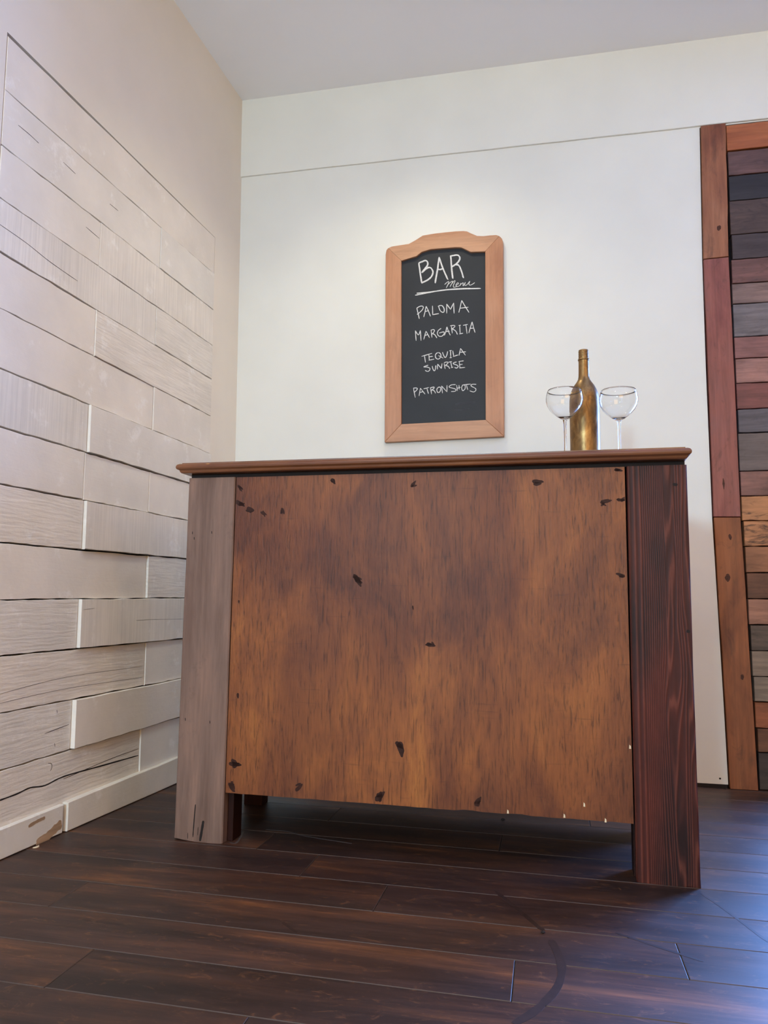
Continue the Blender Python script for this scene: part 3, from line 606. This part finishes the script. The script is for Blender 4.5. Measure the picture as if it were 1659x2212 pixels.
for x, z in ((0.018, 0.862), (0.079, 0.863), (0.020, 0.33), (0.096, 0.326), (0.024, 0.846)): bar_ribbon([(x, z + 0.004), (x + 0.0005, z - 0.004)], 0.0022, 'nail_hole', 'gap', pl)
for x, z, h in ((1.352, 0.975, .006), (1.372, 0.607, .004)): bar_ribbon([(x - h, z), (x + h, z - 0.002)], 0.008, 'nail_hole', 'gap', pr)
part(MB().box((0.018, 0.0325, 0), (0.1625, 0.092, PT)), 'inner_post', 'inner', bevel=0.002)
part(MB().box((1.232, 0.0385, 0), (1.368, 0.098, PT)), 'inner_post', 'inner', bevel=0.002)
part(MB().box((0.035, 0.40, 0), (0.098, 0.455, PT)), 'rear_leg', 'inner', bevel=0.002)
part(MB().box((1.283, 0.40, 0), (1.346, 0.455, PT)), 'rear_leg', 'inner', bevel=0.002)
part(MB().box((0.022, 0.094, 0.14), (0.036, 0.455, PT)), 'side_panel', 'ply')
part(MB().box((1.346, 0.100, 0.14), (1.360, 0.455, PT)), 'side_panel', 'ply')
part(MB().box((0.036, 0.456, 0.045), (1.346, 0.468, PT)), 'added_back_panel', 'ply')  # unseen, added and kept low to block light from under the bar
part(MB().box((0.165, 0.019, 0.145), (1.230, 0.398, 0.160)), 'added_bottom_shelf', 'inner')  # unseen, added to darken the floor below the bar
mb = MB().box((0.003, 0.010, PT), (1.378, 0.030, PT + 0.012)); mb.box((0.003, 0.44, PT), (1.378, 0.452, PT + 0.012)); mb.box((0.003, 0.03, PT), (0.015, 0.44, PT + 0.012)); mb.box((1.366, 0.03, PT), (1.378, 0.44, PT + 0.012)); part(mb, 'top_rail', 'gap')  # solid rail coloured dark to paint the shadow line under the countertop
# front panel with uneven lower edge
mb = MB(); n = 44; x0, x1 = 0.1490, 1.2318; zt = PT - 0.0005
fr = []
for k in range(n + 1):
    x = x0 + (x1 - x0) * k / n
    z = 0.1362 + rp.uniform(-0.0008, 0.0008) + (0.0022 if rp.random() < 0.14 and x > 0.75 else 0)
    xx = x + (0.0 if k < n else 0)
    fr.append(mb.verts([(xx, 0.0045, z), (xx - (0.0012 if k == n else 0), 0.0045, zt), (xx, 0.0175, zt), (xx, 0.0175, z)]))
for a, c in zip(fr, fr[1:]):
    for i in range(4): mb.face((a + i, c + i, c + (i + 1) % 4, a + (i + 1) % 4))
mb.face([fr[0] + i for i in range(4)]); mb.face([fr[-1] + i for i in reversed(range(4))])
fp = part(mb, 'front_panel', 'ply'); fp['label'] = 'stained plywood front panel with dark filler marks'
# dark filler marks: each a small cluster of leaf shapes
for u_, z_, r_, a_ in KNOTS:
    mb = MB(); big = r_ > 0.0200 and a_ > 1.3
    leaves = [(0, 0, 1.0, a_)] + ([] if r_ < 0.008 else [(rp.uniform(-.6, .6) * r_, rp.uniform(-.6, .6) * r_, rp.uniform(.5, .75), a_ + rp.uniform(-.9, .9)) for _ in range(rp.choice((1, 2, 2)))])
    for dx, dz, s_, aa in leaves:
        L_, Wd = r_ * s_, r_ * s_ * rp.uniform(0.30, 0.48)
        poly = []
        for k in range(14):
            th = 2 * math.pi * k / 14; px = L_ * math.cos(th); pz = Wd * math.sin(th) * (1 - 0.35 * math.cos(th)) * rp.uniform(0.75, 1.2)
            poly.append((min(max(u_ + dx + px * math.cos(aa) - pz * math.sin(aa), x0 + .001), x1 - .002), max(z_ + dz - (px * math.sin(aa) + pz * math.cos(aa)), 0.140)))
        mb.extrude(poly, lambda p, d: (p[0], 0.0045 - d, p[1]), -0.001, 0.00025)
    mb.build('filler_mark', 'knot', fp)
for u_, z_ in CHIPS:
    h = rp.uniform(0.0035, 0.006)
    mb = MB(); mb.extrude([(u_ - .0022, z_ - .005), (u_ + .0025, z_ - .005), (u_ + .0018, z_ + h * .4), (u_ - .0014, z_ + h)], lambda p, d: (p[0], 0.0045 - d, p[1]), -0.001, 0.0004); mb.build('chip', 'chip', fp)
# moulded countertop: profile swept round the rectangle with mitred corners
prof = [(-0.030, 1.0365), (-0.013, 1.0365), (-0.010, 1.0395), (-0.0085, 1.044), (-0.0055, 1.0475), (-0.0045, 1.0485), (-0.0035, 1.0465), (-0.001, 1.0490), (0.0, 1.0530), (-0.0008, 1.0570), (-0.0035, 1.0610), (-0.008, 1.0635), (-0.0135, 1.0645), (-0.0135, 1.0668), (-0.020, 1.0668)]
cx0, cx1, cy0, cy1 = -0.0285, 1.3905, -0.031, 0.500
mb = MB(); rows = []
for o_, z in prof:
    rows.append(mb.verts([(cx0 - o_, cy0 - o_, z), (cx1 + o_, cy0 - o_, z), (cx1 + o_, cy1 + o_, z), (cx0 - o_, cy1 + o_, z)]))
for a, c in zip(rows, rows[1:]):
    for i in range(4): mb.face((a + i, a + (i + 1) % 4, c + (i + 1) % 4, c + i))
mb.face([rows[0] + i for i in reversed(range(4))]); mb.face([rows[-1] + i for i in range(4)])
ct = part(mb, 'countertop', 'counter'); ct['label'] = 'varnished countertop with moulded edge'
for pts, w in (([(0.062, 1.0575), (0.075, 1.0585), (0.088, 1.056)], 0.006), ([(0.105, 1.056), (0.120, 1.059), (0.135, 1.0585), (0.15, 1.0605)], 0.004)):
    ribbon(MB(), pts, w, lambda p, d: (p[0], cy0 + (0.004 if p[1] > 1.0565 else 0.0015) - d, p[1]), -0.003, 0.0006).build('worn_patch', 'worn', ct) if 'worn' in M else None

def bar_world(u, v, z): return bar.matrix_basis @ Vector((u, v, z))

# ------------------------------------------------------------------ chalkboard
cb = thing('chalkboard_sign', 'wood-framed black chalkboard bar menu hanging on the white wall', 'chalkboard', (0.909, 0.0, 1.34))
def cbb(mb, name, mt, parent=cb, bevel=0):
    o = mb.build(name, mt, None, bevel=bevel)
    off = Vector(cb.location)
    if parent is not cb: off = off + Vector(parent.location)
    o.parent = parent; o.location = Vector(o.location) - off; return o
YB, YF = -0.003, -0.024
fz = lambda p, d: (p[0], d, p[1])
to, ti, bo, bi = FRAME_TOP_OUT, FRAME_TOP_IN, FRAME_BOT_OUT, FRAME_BOT_IN
mo_l, mo_r = 2, len(to) - 3
cbb(MB().extrude([bo[0], bo[1], bi[1], bi[0]], fz, YB, YF), 'bottom_rail', 'oak_x', bevel=0.002)
cbb(MB().extrude([bo[0], bi[0], ti[0]] + [to[k] for k in range(mo_l, -1, -1)], fz, YB, YF), 'left_stile', 'oak_z', bevel=0.002)
cbb(MB().extrude([bo[1], bi[1], ti[-1]] + [to[k] for k in range(mo_r, len(to))], fz, YB, YF), 'right_stile', 'oak_z', bevel=0.002)
cbb(MB().extrude([to[k] for k in range(mo_l, mo_r + 1)] + list(reversed(ti)), fz, YB, YF), 'top_rail', 'oak_x', bevel=0.002)
exp = lambda p: (p[0] + (0.006 if p[0] > 0.91 else -0.006), p[1] + (0.006 if p[1] > 1.8 else -0.006))
slate = cbb(MB().extrude([exp(p) for p in [bi[0], bi[1]] + list(reversed(ti))], fz, YB - 0.001, -0.012), 'slate', 'slate')
rc = random.Random(21)
for k, (w, strokes) in CHALK.items():
    mb = MB()
    for i, s_ in enumerate(strokes):
        ribbon(mb, s_, w, lambda p, d: (p[0], -0.012 - d, p[1]), -0.0004, 0.0006 + 0.00005 * i, rnd=rc)
        if k == 'BAR': ribbon(mb, [(x + 0.002, z - 0.0015) for x, z in s_], w * 0.7, lambda p, d: (p[0], -0.012 - d, p[1]), -0.0004, 0.0004, rnd=rc)
    cbb(mb, 'chalk_underline' if k == 'rule' else 'chalk_lettering', 'chalk', slate)
for pts, w in (([(0.96, 1.492), (1.0, 1.496), (1.045, 1.497)], 0.012), ([(0.955, 1.470), (0.99, 1.468), (1.02, 1.472)], 0.007), ([(0.815, 1.452), (0.816, 1.440)], 0.002)):
    cbb(ribbon(MB(), pts, w, lambda p, d: (p[0], -0.012 - d, p[1]), -0.0004, 0.00015, rnd=rc), 'chalk_smudge', 'dust', slate)

# ------------------------------------------------------------------ things on the bar
TOP = 1.0669
p = bar_world(1.1371, 0.155, TOP)
bt = thing('bottle', 'gold painted wine bottle standing between two coupe glasses on the bar', 'bottle', p)
H = 0.3240
body = [(0, 0.0), (0.034, 0.0), (0.0385, 0.003), (0.0408, 0.008), (0.0412, 0.02), (0.0412, 0.154), (0.0409, 0.177), (0.0389, 0.193), (0.0345, 0.207), (0.028, 0.220), (0.021, 0.230), (0.017, 0.237), (0.0152, 0.245), (0.0146, 0.257), (0.0143, 0.293)]
MB().lathe(body, 48).build('body', 'gold', bt, (0, 0, 0))
MB().lathe([(0.0140, 0.293), (0.0156, 0.2935), (0.0158, 0.2955), (0.0156, 0.298), (0.0141, 0.2985)], 40).build('neck_ring', 'gold', bt, (0, 0, 0))
thr = [(0.0136, 0.2985)]
for k in range(4):
    z = 0.3005 + k * 0.0052; thr += [(0.0134, z), (0.0142, z + 0.0013), (0.0142, z + 0.0026), (0.0134, z + 0.0038)]
thr += [(0.0139, 0.3220), (0.0134, H), (0.0095, H), (0.009, H - 0.006), (0, H - 0.007)]
MB().lathe(thr, 40).build('screw_top', 'gold', bt, (0, 0, 0))

def coupe(u, v, label, k=1.0):
    g = thing('coupe_glass', label, 'glass', bar_world(u, v, TOP), 0, 'empty coupe glasses on the bar')
    R0 = 0.0518
    outb = [(0.0, 0.1035), (0.006, 0.1045), (0.0125, 0.1075), (0.0215, 0.1135), (0.0320, 0.1225), (0.0420, 0.1335), (0.0485, 0.1455), (0.0515, 0.1570), (0.0518, 0.1650), (0.0508, 0.1740), (0.0488, 0.1830), (0.0470, 0.1885)]
    outb = [(r * k, 0.1035 + (z - 0.1035) * k - (1 - k) * 0.10) for r, z in outb]
    inb = [(r - 0.0007, z + 0.0003) for r, z in reversed(outb[3:])] + [(0.010, outb[0][1] + 0.0065), (0.004, outb[0][1] + 0.0055), (0, outb[0][1] + 0.005)]
    inb[0] = (outb[-1][0] - 0.0006, outb[-1][1])
    MB().lathe(outb + inb, 56).build('bowl', 'glass', g, (0, 0, 0))
    st = [(0.0, 0.0046), (0.0042, 0.0046), (0.0040, 0.010), (0.0037, 0.03), (0.0036, 0.07), (0.0039, 0.090 * k), (0.0046, outb[0][1] - 0.0055), (0.0060, outb[0][1] - 0.0005), (0.0, outb[0][1] - 0.0002)]
    MB().lathe(st, 28).build('stem', 'glass', g, (0, 0, 0))
    MB().lathe([(0, 0.0), (0.034, 0.0), (0.0352, 0.0008), (0.034, 0.0016), (0.012, 0.0032), (0.0, 0.0044)], 48).build('foot', 'glass', g, (0, 0, 0))
    return g
coupe(1.0824, 0.058, 'clear empty coupe glass overlapping the gold bottle on its left', 0.965)
coupe(1.2270, 0.110, 'clear empty coupe glass right of the gold bottle near the bar end')

# ------------------------------------------------------------------ little things on the floor
mb = MB(); n = 9
for k in range(n):
    a = -1.2 + 2.0 * k / (n - 1); w_ = 0.0022 * math.sin(math.pi * k / (n - 1)) + 0.0004; r0 = 0.012
    mb.verts([((r0 - w_) * math.cos(a), (r0 - w_) * math.sin(a), 0.0004 + 0.003 * math.sin(a + 1.2)), ((r0 + w_) * math.cos(a), (r0 + w_) * math.sin(a), 0.0006), ((r0) * math.cos(a), r0 * math.sin(a), 0.0022 + 0.003 * math.sin(a + 1.2))])
for k in range(n - 1):
    for i in range(3): mb.face((3 * k + i, 3 * k + 3 + i, 3 * k + 3 + (i + 1) % 3, 3 * k + (i + 1) % 3))
mb.face((0, 1, 2)); mb.face((3 * n - 1, 3 * n - 2, 3 * n - 3))
o = mb.build('paint_chip', 'chip', None, (0, 0, 0)); o.location = (-0.034, -1.215, 0.0002)
tag(o, 'curled white paint chip on the floor by the left baseboard', 'paint chip')
def crumb(loc, r, label):
    mb = MB(); rr = random.Random(int(r * 1e5)); n = 10; prof = []
    for z, f in ((0, .5), (0.25, .95), (0.55, 1.0), (0.85, .6), (1.0, 0)): prof.append((f * r, z * r * 1.1))
    mb.lathe([(0, 0)] + prof, 10)
    mb.v = [(x * rr.uniform(.8, 1.25), y_ * rr.uniform(.7, 1.1), z) for x, y_, z in mb.v]
    o = mb.build('dirt_crumb', 'gap', None, (0, 0, 0)); o.location = (*loc, 0.0003); tag(o, label, 'crumb')
crumb((1.185, -0.635), 0.006, 'black crumb on the floor in the shade under the bar')
crumb((1.3125, -1.439), 0.0042, 'tiny dark crumb on the open floor in front of the bar')
